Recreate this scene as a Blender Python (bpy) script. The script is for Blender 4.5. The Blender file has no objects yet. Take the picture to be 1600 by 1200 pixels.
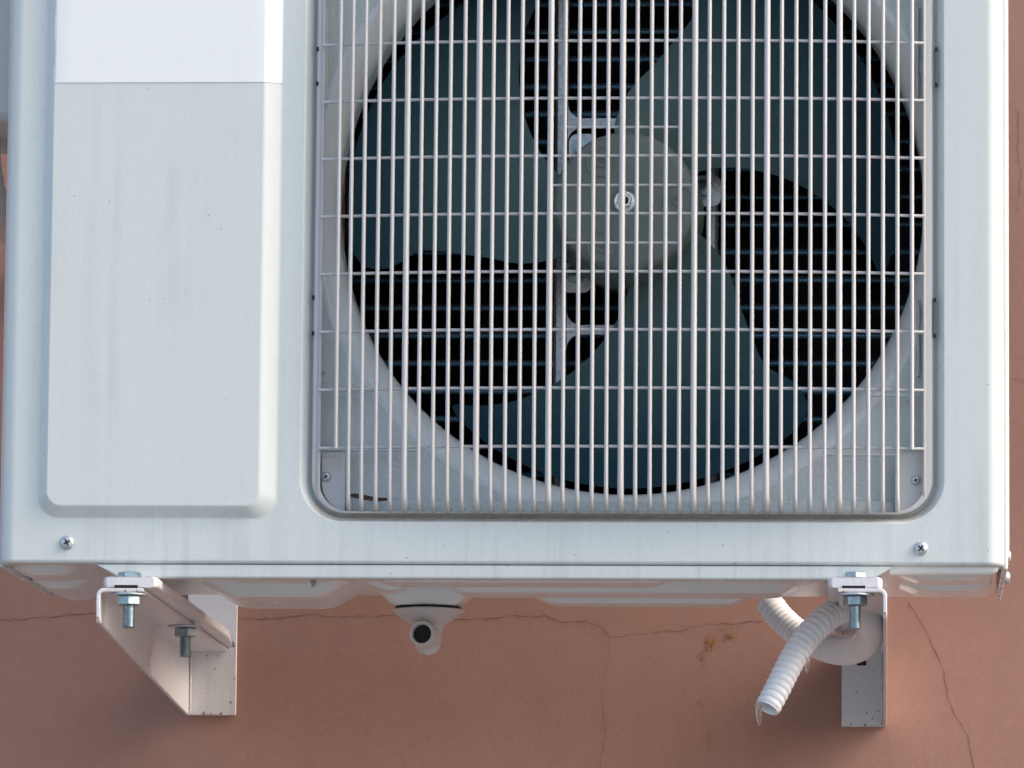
import bpy, bmesh, math, random
from mathutils import Vector, Matrix
from mathutils.geometry import tessellate_polygon, delaunay_2d_cdt
random.seed(7)
R = math.radians
scene = bpy.context.scene
COL = scene.collection

# ------------------------------------------------------------------ camera
F, CXP, CYP = 9000.0, 800.0, 600.0            # focal length and centre in photo pixels
D0 = 4.59                                      # metres from lens to the front of the unit
CAMPOS = Vector((0.0, -D0, 1.6))
ROLL = R(0.50)
yc = Vector(((1385 - CXP) / F, (1740 - CYP) / F, 1.0)).normalized()
xc = Vector((1, 0, 0)); xc = (xc - yc * xc.dot(yc)).normalized()
xc = Matrix.Rotation(ROLL, 3, yc) @ xc
if xc.y < 0 and ROLL > 0 and False: pass
zc = xc.cross(yc)
def w_of(i): return Vector((xc[i], yc[i], zc[i]))
CR, CD, CF = w_of(0), w_of(1), w_of(2)         # camera right, down, forward in the world
cam_data = bpy.data.cameras.new('camera'); cam = bpy.data.objects.new('camera', cam_data); COL.objects.link(cam)
m = Matrix((CR, -CD, -CF)).transposed().to_4x4(); m.translation = CAMPOS
cam.matrix_world = m
cam_data.sensor_width = 36; cam_data.lens = 36 * F / 1600; cam_data.clip_start = 0.05; cam_data.clip_end = 3000
scene.camera = cam
def W(px, py, Y=0.0):                          # point of the place at depth Y behind the front face, from a measured photo point
    d = CR * ((px - CXP) / F) + CD * ((py - CYP) / F) + CF
    return CAMPOS + d * ((Y - CAMPOS.y) / d.y)

# ------------------------------------------------------------------ light
world = bpy.data.worlds.new("World"); scene.world = world; world.use_nodes = True
nt = world.node_tree
bg = nt.nodes['Background']; sky = nt.nodes.new('ShaderNodeTexSky')
SUN_EL, SUN_AZ = R(38), R(82)                  # azimuth from straight in front of the wall, towards the right
sky.sky_type = 'NISHITA'; sky.sun_disc = False
sky.sun_elevation = SUN_EL; sky.air_density = 0.8; sky.dust_density = 3.5; sky.ozone_density = 0.0
nt.links.new(sky.outputs[0], bg.inputs[0]); bg.inputs[1].default_value = 0.15
sdir = Vector((math.sin(SUN_AZ) * math.cos(SUN_EL), -math.cos(SUN_AZ) * math.cos(SUN_EL), math.sin(SUN_EL)))
sky.sun_rotation = math.atan2(sdir.x, sdir.y)
sun_d = bpy.data.lights.new('sun', 'SUN'); sun = bpy.data.objects.new('sun', sun_d); COL.objects.link(sun)
sun_d.energy = 0.5; sun_d.angle = R(28); sun_d.color = (1.0, 0.86, 0.70)
sun.rotation_euler = sdir.to_track_quat('Z', 'Y').to_euler()
scene.view_settings.view_transform = 'Standard'; scene.view_settings.look = 'None'
scene.view_settings.exposure = 1.31; scene.view_settings.gamma = 1.0

# ------------------------------------------------------------------ materials
class NT:
    def __init__(s, name):
        s.m = bpy.data.materials.new(name); s.m.use_nodes = True; s.t = s.m.node_tree
        s.b = s.t.nodes['Principled BSDF']; s.tc = s.t.nodes.new('ShaderNodeTexCoord')
    def n(s, kind, **kw):
        nd = s.t.nodes.new(kind)
        for k, v in kw.items():
            if k in nd.inputs: nd.inputs[k].default_value = v
            else: setattr(nd, k, v)
        return nd
    def l(s, a, b): s.t.links.new(a, b)
    def mapped(s, scale, loc=(0, 0, 0)):
        mp = s.n('ShaderNodeMapping'); mp.inputs['Scale'].default_value = scale; mp.inputs['Location'].default_value = loc
        g = s.n('ShaderNodeNewGeometry'); s.l(g.outputs['Position'], mp.inputs['Vector']); return mp.outputs[0]
    def noise(s, vec, scale, detail=3, rough=0.55):
        nz = s.n('ShaderNodeTexNoise', Scale=scale, Detail=detail, Roughness=rough); s.l(vec, nz.inputs['Vector']); return nz.outputs['Fac']
    def ramp(s, fac, p0, p1, c0=(0, 0, 0, 1), c1=(1, 1, 1, 1)):
        r = s.n('ShaderNodeValToRGB'); r.color_ramp.elements[0].position = p0; r.color_ramp.elements[1].position = p1
        r.color_ramp.elements[0].color = c0; r.color_ramp.elements[1].color = c1
        s.l(fac, r.inputs[0]); return r.outputs[0]
    def mix(s, fac, a, b):
        mx = s.n('ShaderNodeMix', data_type='RGBA')
        for i, v in ((0, fac), (6, a), (7, b)):
            if isinstance(v, bpy.types.NodeSocket): s.l(v, mx.inputs[i])
            elif i == 0: mx.inputs[0].default_value = v
            else: mx.inputs[i].default_value = (*v, 1) if len(v) == 3 else v
        return mx.outputs[2]
    def math(s, op, a, b=0.0):
        mt = s.n('ShaderNodeMath', operation=op)
        for i, v in ((0, a), (1, b)):
            if isinstance(v, bpy.types.NodeSocket): s.l(v, mt.inputs[i])
            else: mt.inputs[i].default_value = v
        return mt.outputs[0]
    def col(s, c):
        if isinstance(c, bpy.types.NodeSocket): s.l(c, s.b.inputs['Base Color'])
        else: s.b.inputs['Base Color'].default_value = (*c, 1)
    def bump(s, h, strength, dist):
        bp = s.n('ShaderNodeBump', Strength=strength, Distance=dist); s.l(h, bp.inputs['Height'])
        s.l(bp.outputs[0], s.b.inputs['Normal'])
    def set(s, **kw):
        for k, v in kw.items():
            k = k.replace('_', ' ')
            if isinstance(v, bpy.types.NodeSocket): s.l(v, s.b.inputs[k])
            else: s.b.inputs[k].default_value = v
        return s.m

def paint(name, c, rough=0.32, dirt=0.25, peel=0.25, grime=(0.34, 0.355, 0.35), spec=0.5, peel_scale=420, dust_up=False, edge_rust=False):
    k = NT(name)
    streak = k.ramp(k.noise(k.mapped((1, 1, 0.035)), 75, 4), 0.50, 0.80)
    blot = k.ramp(k.noise(k.mapped((1, 1, 0.6)), 9, 5), 0.42, 0.78)
    c1 = k.mix(k.math('MULTIPLY', k.math('MULTIPLY', streak, blot), dirt), c, grime)
    patch = k.ramp(k.noise(k.mapped((1, 1, 1)), 28, 6, 0.65), 0.55, 0.9)
    c2 = k.mix(k.math('MULTIPLY', patch, dirt * 0.5), c1, tuple(x * 0.8 for x in c))
    vo = k.n('ShaderNodeTexVoronoi', Scale=95.0); k.l(k.mapped((1, 1, 0.8)), vo.inputs['Vector'])
    spk = k.math('LESS_THAN', vo.outputs['Distance'], 0.040)
    gate = k.math('GREATER_THAN', k.noise(k.mapped((1, 1, 1), (3, 1, 7)), 40, 2), 0.58)
    c3 = k.mix(k.math('MULTIPLY', k.math('MULTIPLY', spk, gate), min(1, dirt * 2)), c2, (0.10, 0.085, 0.07))
    if dust_up:                                   # splashed grit and rain runs along the lower edge
        gp = k.n('ShaderNodeNewGeometry'); sq = k.n('ShaderNodeSeparateXYZ'); k.l(gp.outputs['Position'], sq.inputs[0])
        zb0 = W(790, 882).z
        low = k.ramp(k.math('MULTIPLY', k.math('SUBTRACT', sq.outputs['Z'], zb0), 12.0), 0.0, 0.75, (1, 1, 1, 1), (0, 0, 0, 1))
        v2 = k.n('ShaderNodeTexVoronoi', Scale=150.0); k.l(k.mapped((1, 1, 0.7), (2, 0, 3)), v2.inputs['Vector'])
        s2 = k.math('MULTIPLY', k.math('LESS_THAN', v2.outputs['Distance'], 0.085), k.math('GREATER_THAN', k.noise(k.mapped((1, 1, 1), (9, 1, 2)), 60, 2), 0.56))
        c3 = k.mix(k.math('MULTIPLY', s2, k.math('MULTIPLY', low, 0.8)), c3, (0.12, 0.10, 0.085))
        st2 = k.ramp(k.noise(k.mapped((1, 1, 0.05), (4, 0, 0)), 120, 3), 0.52, 0.72)
        c3 = k.mix(k.math('MULTIPLY', st2, k.math('MULTIPLY', low, 0.30)), c3, (0.40, 0.41, 0.40))
    if dust_up:                                   # dust and rain dirt settled on ledges that face up inside the recess
        gn = k.n('ShaderNodeNewGeometry'); sx = k.n('ShaderNodeSeparateXYZ'); k.l(gn.outputs['True Normal'], sx.inputs[0])
        sp = k.n('ShaderNodeSeparateXYZ'); k.l(gn.outputs['Position'], sp.inputs[0])
        mk = k.math('MULTIPLY', k.ramp(sx.outputs['Z'], 0.3, 0.75), k.math('GREATER_THAN', sp.outputs['Y'], 0.0008))
        c3 = k.mix(k.math('MULTIPLY', mk, k.ramp(k.noise(k.mapped((1, 1, 3)), 55, 5, 0.7), 0.25, 0.7, (.35, .35, .35, 1))), c3, (0.47, 0.42, 0.355))
    if edge_rust:                                 # paint worn through to rust along cut edges
        bv = k.n('ShaderNodeBevel', samples=4); bv.inputs['Radius'].default_value = 0.0022; gg = k.n('ShaderNodeNewGeometry')
        dp = k.n('ShaderNodeVectorMath', operation='DOT_PRODUCT'); k.l(bv.outputs[0], dp.inputs[0]); k.l(gg.outputs['Normal'], dp.inputs[1])
        ed = k.ramp(dp.outputs['Value'], 0.80, 0.97, (1, 1, 1, 1), (0, 0, 0, 1))
        c3 = k.mix(k.math('MULTIPLY', ed, k.ramp(k.noise(k.mapped((1, 1, 1)), 90, 5, 0.7), 0.42, 0.54)), c3, (0.16, 0.085, 0.045))
        c3 = k.mix(k.math('MULTIPLY', k.ramp(k.noise(k.mapped((1, 1, 1), (5, 2, 1)), 130, 5, 0.75), 0.66, 0.72), 0.75), c3, (0.26, 0.20, 0.16))
    k.col(c3)
    r = k.math('ADD', k.math('MULTIPLY', k.noise(k.mapped((1, 1, 0.4)), 30, 4), 0.16), rough - 0.08)
    h = k.math('ADD', k.noise(k.mapped((1, 1, 1)), peel_scale, 2), k.math('MULTIPLY', k.noise(k.mapped((1, 1, 0.5)), 11, 2), 3.0))
    k.bump(h, peel, 0.0012)
    return k.set(Roughness=r, Specular_IOR_Level=spec)

M = {}
M['panel'] = paint('casing_paint', (0.622, 0.672, 0.640), 0.27, 0.6, 0.06, dust_up=True)
M['inner'] = paint('orifice_paint', (0.54, 0.60, 0.585), 0.28, 0.6, 0.6, peel_scale=330)
M['bell'] = paint('bellmouth_paint', (0.66, 0.705, 0.70), 0.15, 0.35, 0.10)
M['base'] = paint('base_pan_paint', (0.80, 0.83, 0.82), 0.24, 0.35, 0.08, spec=0.8)
M['guard'] = paint('guard_plastic', (0.545, 0.54, 0.525), 0.38, 0.55, 0.03)
M['bracket'] = paint('bracket_paint', (0.72, 0.715, 0.725), 0.34, 0.75, 0.15, grime=(0.30, 0.22, 0.15), edge_rust=True)
M['elbow'] = paint('elbow_plastic', (0.62, 0.60, 0.58), 0.42, 0.4, 0.15)
M['hose'] = paint('hose_plastic', (0.84, 0.85, 0.86), 0.24, 0.30, 0.10, grime=(0.40, 0.34, 0.27))
M['paper'] = paint('label_paper', (0.83, 0.86, 0.83), 0.42, 0.10, 0.03)
def metal(name, c, rough, metallic=1.0, var=0.3):
    k = NT(name); nz = k.noise(k.mapped((1, 1, 1)), 320, 4)
    k.col(k.mix(k.ramp(nz, 0.35, 0.75), c, tuple(x * (1 - var) for x in c)))
    return k.set(Metallic=metallic, Roughness=k.math('ADD', k.math('MULTIPLY', nz, 0.25), rough - 0.1))
M['zinc'] = metal('zinc_plate', (0.36, 0.47, 0.50), 0.32)
M['steel'] = metal('screw_steel', (0.62, 0.66, 0.71), 0.36, 0.75)
M['galv'] = metal('galvanised_steel', (0.72, 0.74, 0.76), 0.42, 0.6, 0.35)
M['nutbright'] = metal('bright_nut', (0.85, 0.84, 0.78), 0.25)
M['tube'] = metal('coil_tube', (0.10, 0.38, 0.60), 0.28, 0.8, 0.3)
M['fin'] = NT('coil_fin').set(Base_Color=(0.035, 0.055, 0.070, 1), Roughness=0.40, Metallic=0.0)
M['motor'] = metal('motor_steel', (0.22, 0.22, 0.21), 0.45, 0.6)
M['black'] = NT('matt_black').set(Base_Color=(0.010, 0.010, 0.011, 1), Roughness=0.7)  # near-black standing in for the shade inside gaps, slots and bores
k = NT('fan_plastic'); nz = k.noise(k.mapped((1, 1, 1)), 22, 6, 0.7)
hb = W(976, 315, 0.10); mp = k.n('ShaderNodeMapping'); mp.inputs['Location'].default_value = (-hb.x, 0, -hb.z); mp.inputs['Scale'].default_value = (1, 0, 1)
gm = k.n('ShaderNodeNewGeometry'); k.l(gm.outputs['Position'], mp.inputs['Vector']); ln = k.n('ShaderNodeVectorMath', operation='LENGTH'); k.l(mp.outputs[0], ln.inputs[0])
painted_falloff = k.ramp(k.math('ADD', k.math('MULTIPLY', ln.outputs['Value'], -5.6), k.math('ADD', 1.05, k.math('MULTIPLY', nz, 0.30))), 0.0, 0.9)   # light falloff painted into the blade colour: paler by the hub, dark outward
k.col(k.mix(painted_falloff, (0.005, 0.042, 0.060), (0.088, 0.150, 0.140)))
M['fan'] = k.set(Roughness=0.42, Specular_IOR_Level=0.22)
k = NT('hub_plastic'); nz = k.noise(k.mapped((1, 1, 1)), 60, 6, 0.7)
k.col(k.mix(k.ramp(nz, 0.3, 0.8), (0.145, 0.185, 0.168), (0.19, 0.222, 0.19)))
M['hub'] = k.set(Roughness=0.5, Specular_IOR_Level=0.35)
k = NT('ice'); k.col((0.95, 0.96, 0.97))
M['ice'] = k.set(Roughness=0.06, Transmission_Weight=1.0, IOR=1.31)
k = NT('dry_leaf'); nz = k.noise(k.mapped((1, 1, 1)), 220, 4)
k.col(k.mix(nz, (0.035, 0.022, 0.014), (0.11, 0.065, 0.035))); M['leaf'] = k.set(Roughness=0.6)
M['dirt'] = NT('dirt_and_recess_shade').set(Base_Color=(0.045, 0.036, 0.028, 1), Roughness=0.9)  # dirt in the paint chips; in screw crosses it stands in for shade
k = NT('rust'); k.col(k.mix(k.noise(k.mapped((1, 1, 1)), 300, 4), (0.34, 0.14, 0.05), (0.44, 0.23, 0.10))); M['rust'] = k.set(Roughness=0.85)
k = NT('crack_line'); M['crack'] = k.set(Base_Color=(0.19, 0.098, 0.078, 1), Roughness=0.95)
# plaster wall
k = NT('pink_plaster')
big = k.noise(k.mapped((1, 1, 1)), 3.2, 5, 0.6); fine = k.noise(k.mapped((1, 1, 1)), 330, 4, 0.7); mid = k.noise(k.mapped((1, 1, 0.5)), 26, 6, 0.65)
c = k.mix(k.ramp(big, 0.3, 0.7), (0.370, 0.200, 0.150), (0.410, 0.226, 0.171))
c = k.mix(k.math('MULTIPLY', k.ramp(mid, 0.45, 0.8), 0.35), c, (0.28, 0.165, 0.14))
c = k.mix(k.math('MULTIPLY', k.ramp(fine, 0.42, 0.7), 0.28), c, (0.42, 0.265, 0.225))
drip = k.math('MULTIPLY', k.ramp(k.noise(k.mapped((1, 1, 0.04)), 34, 3), 0.60, 0.78), k.ramp(k.noise(k.mapped((1, 1, 1)), 5, 3), 0.45, 0.65))
c = k.mix(k.math('MULTIPLY', drip, 0.30), c, (0.40, 0.30, 0.25))
k.col(c); k.bump(k.math('ADD', fine, k.math('MULTIPLY', k.noise(k.mapped((1, 1, 1)), 70, 3), 1.5)), 0.18, 0.0010)
M['wall'] = k.set(Roughness=0.9, Specular_IOR_Level=0.25)
k = NT('pavement'); k.col(k.mix(k.noise(k.mapped((1, 1, 1)), 3, 8, 0.7), (0.135, 0.142, 0.150), (0.185, 0.193, 0.200))); M['ground'] = k.set(Roughness=0.9)

# ------------------------------------------------------------------ mesh helpers
class MB:
    def __init__(s): s.v = []; s.f = []
    def add(s, pts, faces):
        o = len(s.v); s.v += [Vector(p) for p in pts]; s.f += [tuple(o + i for i in f) for f in faces]; return s
    def box(s, a, b):
        (x0, y0, z0), (x1, y1, z1) = a, b
        x0, x1 = min(x0, x1), max(x0, x1); y0, y1 = min(y0, y1), max(y0, y1); z0, z1 = min(z0, z1), max(z0, z1)
        p = [(x, y, z) for x in (x0, x1) for y in (y0, y1) for z in (z0, z1)]
        return s.add(p, [(0, 1, 3, 2), (4, 6, 7, 5), (0, 4, 5, 1), (2, 3, 7, 6), (0, 2, 6, 4), (1, 5, 7, 3)])
    def loft(s, loops, closed=True, cap0=False, cap1=False):
        n = len(loops[0]); pts = [p for L in loops for p in L]; fs = []
        for i in range(len(loops) - 1):
            for j in range(n if closed else n - 1):
                k2 = (j + 1) % n; fs.append((i * n + j, i * n + k2, (i + 1) * n + k2, (i + 1) * n + j))
        if cap0: fs.append(tuple(range(n - 1, -1, -1)))
        if cap1: fs.append(tuple((len(loops) - 1) * n + j for j in range(n)))
        return s.add(pts, fs)
    def poly(s, loops):                          # flat polygon with holes
        pts = [p for L in loops for p in L]
        return s.add(pts, [tuple(t) for t in tessellate_polygon([[Vector(p) for p in L] for L in loops])])
    def prism(s, loop, off):
        off = Vector(off); a = [Vector(p) for p in loop]; b = [p + off for p in a]; n = len(a)
        s.add(a + b, [tuple(range(n)), tuple(range(2 * n - 1, n - 1, -1))] + [(i, n + i, n + (i + 1) % n, (i + 1) % n) for i in range(n)]); return s
    def tube(s, path, r, sides=10, caps=True, ry=None):
        path = [Vector(p) for p in path]; n = len(path); loops = []
        t0 = (path[1] - path[0]).normalized(); ref = Vector((1, 0, 0)) if abs(t0.x) < 0.9 else Vector((0, 1, 0))
        u = (ref - t0 * ref.dot(t0)).normalized()
        for i, p in enumerate(path):
            t = (path[min(i + 1, n - 1)] - path[max(i - 1, 0)]).normalized()
            u = (u - t * u.dot(t)).normalized(); v = t.cross(u)
            ri = r[i] if isinstance(r, (list, tuple)) else r; rv = ri if ry is None else ry
            loops.append([p + u * ri * math.cos(a) + v * rv * math.sin(a) for a in [2 * math.pi * q / sides for q in range(sides)]])
        return s.loft(loops, True, caps, caps)
    def revolve(s, c, axis, prof, sides=32, cap0=False, cap1=False):   # prof: (radius, distance along axis)
        c = Vector(c); ax = Vector(axis).normalized(); ref = Vector((0, 0, 1)) if abs(ax.z) < 0.9 else Vector((1, 0, 0))
        u = (ref - ax * ref.dot(ax)).normalized(); v = ax.cross(u)
        return s.loft([[c + ax * h + (u * math.cos(a) + v * math.sin(a)) * r for a in [2 * math.pi * q / sides for q in range(sides)]] for r, h in prof], True, cap0, cap1)
    def build(s, name, mat, parent=None, smooth=35, merge=True, bevel=0, weighted=True):
        me = bpy.data.meshes.new(name); bm = bmesh.new()
        vs = [bm.verts.new(p) for p in s.v]
        for f in s.f:
            try: bm.faces.new([vs[i] for i in f])
            except ValueError: pass
        if merge: bmesh.ops.remove_doubles(bm, verts=bm.verts, dist=2e-6)
        bmesh.ops.recalc_face_normals(bm, faces=bm.faces)
        bm.to_mesh(me); bm.free()
        o = bpy.data.objects.new(name, me); COL.objects.link(o); me.materials.append(mat)
        if smooth:
            me.polygons.foreach_set('use_smooth', [True] * len(me.polygons)); me.set_sharp_from_angle(angle=R(smooth))
        if bevel:
            b = o.modifiers.new('bevel', 'BEVEL'); b.width = bevel; b.segments = 2; b.limit_method = 'ANGLE'; b.angle_limit = R(40); b.harden_normals = False
        if weighted and smooth:
            wn = o.modifiers.new('weighted', 'WEIGHTED_NORMAL'); wn.keep_sharp = True
        if parent is not None:
            o.parent = parent; o.matrix_parent_inverse = parent_inv(parent)
        return o
def parent_inv(p):
    mw = Matrix.Identity(4); q = p
    chain = []
    while q is not None: chain.append(q); q = q.parent
    for q in reversed(chain):
        mw = mw @ q.matrix_parent_inverse @ q.matrix_basis
    return mw.inverted()
def thing(name, loc, label, cat, group=None):
    o = bpy.data.objects.new(name, None); COL.objects.link(o); o.location = loc; o.empty_display_size = 0.05
    return tag(o, label, cat, group)
def tag(o, label, cat, group=None):
    o['label'] = label; o['category'] = cat
    if group: o['group'] = group
    return o
def copy_at(o, parent, dx):
    c = o.copy(); COL.objects.link(c); c.parent = parent; c.matrix_parent_inverse = o.matrix_parent_inverse.copy()
    c.location = o.location + Vector(dx); return c
def rrect(x0, x1, z0, z1, r, y, seg=10):         # rounded rectangle loop in an XZ plane
    out = []
    for cx, cz, a0 in ((x1 - r, z0 + r, -90), (x1 - r, z1 - r, 0), (x0 + r, z1 - r, 90), (x0 + r, z0 + r, 180)):
        for i in range(seg + 1):
            a = R(a0 + 90 * i / seg); out.append(Vector((cx + r * math.cos(a), y, cz + r * math.sin(a))))
    return out
def circle(cx, cz, r, y, n=96): return [Vector((cx + r * math.cos(2 * math.pi * i / n), y, cz + r * math.sin(2 * math.pi * i / n))) for i in range(n)]
def catmull(pts, per=12):
    P = [Vector(p) for p in pts]; P = [P[0] * 2 - P[1]] + P + [P[-1] * 2 - P[-2]]; out = []
    for i in range(1, len(P) - 2):
        for q in range(per):
            t = q / per; a, b, c, d = P[i - 1], P[i], P[i + 1], P[i + 2]
            out.append(0.5 * ((2 * b) + (c - a) * t + (2 * a - 5 * b + 4 * c - d) * t * t + (3 * b - a - 3 * c + d) * t ** 3))
    out.append(P[-2]); return out
PX = W(801, 600).x - W(800, 600).x               # one photo pixel at the front face, metres (about 0.5 mm)

# ------------------------------------------------------------------ setting
YW = 0.58
g = MB().add([(-400, -400, 0), (400, -400, 0), (400, YW + 0.1, 0), (-400, YW + 0.1, 0)], [(0, 1, 2, 3)]).build('pavement', M['ground'], smooth=0)
g['kind'] = 'structure'
wall = MB().box((-5, YW, -0.1), (5, YW + 0.25, 3.6)).build('wall', M['wall'], smooth=0)
tag(wall, 'terracotta pink plastered wall with hairline cracks behind the unit', 'wall')
def crack(pts, w0=1.3):
    jit = []
    P = [Vector((x, y)) for x, y in pts]
    for a, b in zip(P, P[1:]):
        n = max(1, int((b - a).length / 9))
        for i in range(n):
            q = a.lerp(b, i / n); jit.append(q + Vector((random.uniform(-1.8, 1.8), random.uniform(-1.8, 1.8))))
    jit.append(P[-1]); up, dn = [], []
    for i, q in enumerate(jit):
        t = (jit[min(i + 1, len(jit) - 1)] - jit[max(0, i - 1)]).normalized(); n = Vector((-t.y, t.x)) * w0 * random.uniform(0.10, 0.52)
        up.append(W(q.x + n.x, q.y + n.y, YW - 0.0006)); dn.append(W(q.x - n.x, q.y - n.y, YW - 0.0006))
    mb = MB(); mb.loft([up, dn], closed=False); mb.build('crack', M['crack'], wall, smooth=0)
crack([(-40, 972), (60, 966), (150, 958), (230, 966), (330, 960), (385, 966), (425, 968), (480, 960), (540, 965), (600, 962), (720, 968), (800, 963), (850, 962), (875, 972), (915, 970), (940, 980), (955, 996), (1000, 990), (1060, 985), (1110, 975), (1190, 972)], 1.5)
crack([(952, 996), (948, 1040), (940, 1090), (946, 1140), (938, 1190), (940, 1215)], 0.8)
crack([(1418, 940), (1440, 975), (1462, 1020), (1475, 1050), (1480, 1085), (1490, 1112), (1512, 1150), (1522, 1195), (1526, 1215)], 1.5)
crack([(1585, 170), (1592, 176), (1590, 230), (1596, 280), (1588, 330)], 0.9)
crack([(1578, 590), (1590, 594), (1612, 596)], 0.9)
for cx, cy, n_, sx, sy in ((1140, 990, 24, 9, 11), (1113, 1004, 26, 8, 12), (1098, 1030, 8, 6, 9), (1108, 1145, 7, 3, 30), (1094, 1098, 5, 4, 10)):
    mb = MB()
    for _ in range(n_):
        x, y = random.gauss(cx, sx * 0.6), random.gauss(cy, sy * 0.6); r_ = random.uniform(1.0, 3.0)
        mb.poly([[W(x + r_ * random.uniform(.5, 1.3) * math.cos(a), y + r_ * random.uniform(.5, 1.3) * math.sin(a), YW - 0.0005 - 0.00005 * _) for a in [2 * math.pi * q / 7 for q in range(7)]]])
    mb.build('rust_stain', M['rust'], wall, smooth=0, merge=False)

# ------------------------------------------------------------------ the air conditioner
XL, XR = W(-4, 870).x, W(1569, 880).x
ZB, ZT = W(790, 882).z, W(790, -255).z
DEP = 0.30
ac = thing('air_conditioner', (0.5 * (XL + XR), DEP / 2, ZB), 'white outdoor air conditioner unit with large fan grille, mounted on the pink wall', 'air conditioner')
def X(px, py=600, Y=0.0): return W(px, py, Y).x
def Z(py, px=970, Y=0.0): return W(px, py, Y).z

# stamped front panel: outer sheet, raised left field, recess, orifice plate and bellmouth
mb = MB()
RB, RZ = 0.0135, 0.0035
hole = (X(471, 500), X(1476, 500), Z(817), Z(-190))
pad = (X(64, 500), X(438, 500), Z(811, 250), Z(-175, 250))
h_out = rrect(*hole, 68 * PX, 0.0, 14); p_out = rrect(*pad, 34 * PX, 0.0)
fx0, fx1 = XL + RB, XR - RB
mb.poly([[Vector((fx0, 0, ZB + RZ)), Vector((fx1, 0, ZB + RZ)), Vector((fx1, 0, ZT)), Vector((fx0, 0, ZT))], list(reversed(h_out)), list(reversed(p_out))])
prof = [(XL, 0.030, -1, 0)]
for i in range(13):
    a = R(90 * i / 12); prof.append((XL + RB * (1 - math.cos(a)), RB * (1 - math.sin(a)), -math.cos(a), -math.sin(a)))
for i in range(13):
    a = R(90 * i / 12); prof.append((XR - RB * (1 - math.sin(a)), RB * (1 - math.cos(a)), math.sin(a), -math.cos(a)))
prof.append((XR, 0.030, 1, 0))
for side in (prof[:14], prof[14:]):
    mb.loft([[Vector((x, y, ZB + RZ)) for x, y, _, _ in side], [Vector((x, y, ZT)) for x, y, _, _ in side]], closed=False)
mb.loft([[Vector((x - nx * RZ * (1 - math.cos(a)), y - ny * RZ * (1 - math.cos(a)), ZB + RZ * (1 - math.sin(a)))) for x, y, nx, ny in prof] for a in [R(90 * i / 6) for i in range(7)]]
        + [[Vector((x - nx * 0.012, y - ny * 0.012, ZB)) for x, y, nx, ny in prof]], closed=False)
def field(t, y):                                  # raised field: asymmetric draft, t 0..1 from foot to top
    return rrect(pad[0] + t * 17 * PX, pad[1] - t * 31 * PX, pad[2] + t * 21 * PX, pad[3] - t * 20 * PX, (34 - 12 * t) * PX, y)
H = 0.0066
steps = [(0, 0), (0.05, 0.01), (0.12, 0.06), (0.18, 0.12), (0.82, 0.88), (0.88, 0.94), (0.95, 0.99), (1, 1)]
mb.loft([field(t, -H * y) for t, y in steps]); mb.poly([field(1, -H)])
RD = 0.013
def rec(t, y): return rrect(hole[0] + t * 17 * PX, hole[1] - t * 17 * PX, hole[2] + t * 13 * PX, hole[3] - t * 13 * PX, (68 - 12 * t) * PX, y, 14)
mb.loft([rec(t, RD * y) for t, y in [(0, 0), (0.06, 0.02), (0.2, 0.12), (0.5, 0.5), (0.8, 0.88), (0.92, 0.98), (1, 1)]] + [rec(1.3, RD), rec(1.32, 0.031)])
front = mb.build('front_panel', M['panel'], ac, smooth=40)
# orifice plate
fc = W(984, 316, 0.052); FX, FZ = fc.x, fc.z
RI = 457.5 * (W(801, 600, 0.06).x - W(800, 600, 0.06).x); LIP = 0.0195
mb = MB(); YF = 0.030
mb.poly([rec(1.25, YF), list(reversed(circle(FX, FZ, RI + LIP + 0.003, YF, 128)))])
bell = [(RI + LIP + 0.0034, YF - .0002), (RI + LIP, YF - .0002)]
br_, by_ = RI + LIP, YF - .0002                            # tight bend, then a long flare into the throat
for i in range(1, 7):
    a = R(34 * i / 6); bell.append((br_ - 0.0045 * math.sin(a), by_ + 0.0045 * (1 - math.cos(a))))
r1_, y1_ = bell[-1]; k_ = (r1_ - RI) / (1 - math.sin(R(34)))
for i in range(1, 13):
    a = R(34 + 56 * i / 12); bell.append((r1_ - k_ * (math.sin(a) - math.sin(R(34))), y1_ + k_ * (math.cos(R(34)) - math.cos(a))))
bell += [(RI, YF + 0.06), (RI + 0.002, YF + 0.075)]
MB().loft([circle(FX, FZ, r, y, 128) for r, y in bell]).build('bellmouth', M['bell'], ac, smooth=80)
for px0, px1, py0, py1 in ((503, 513, 12, 165), (500, 511, 540, 585), (1429, 1437, 10, 160), (1432, 1438, 470, 590)):   # pressed lugs beside the opening
    a, b = W(px0, py1, YF), W(px1, py0, YF); cx0, cx1, cz0, cz1 = a.x, b.x, a.z, b.z
    w = cx1 - cx0
    mb.loft([rrect(cx0, cx1, cz0, cz1, w * .49, YF + .0002, 5), rrect(cx0 + w * .15, cx1 - w * .15, cz0 + w * .15, cz1 - w * .15, w * .34, YF - .004, 5), rrect(cx0 + w * .3, cx1 - w * .3, cz0 + w * .3, cz1 - w * .3, w * .19, YF - .005, 5)], cap1=True)
mb.build('orifice_plate', M['inner'], ac, smooth=75)

# casing
mb = MB(); mb.box((XR - 0.0010, 0.0165, ZB - 0.0015), (XR + 0.0032, DEP, ZT - 0.002))
side = mb.build('side_panel', M['panel'], ac, bevel=0.0012)
copy_at(side, ac, (XL - XR - 0.0002, 0, 0))
MB().box((XL - 0.006, -0.004, ZT), (XR + 0.006, DEP + 0.004, ZT + 0.016)).build('top_panel', M['panel'], ac, bevel=0.004)
xp = X(508, 300, 0.1)
MB().box((xp - 0.0015, YF + 0.004, ZB + 0.015), (xp, DEP - 0.01, ZT - 0.003)).build('partition', M['galv'], ac, smooth=0)
# raised rib and turned edge on the right side panel
MB().box((XR + 0.0032, 0.05, Z(868, 1570)), (XR + 0.0052, DEP - 0.03, ZT - 0.02)).build('pressed_rib', M['panel'], side, bevel=0.0008)
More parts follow.
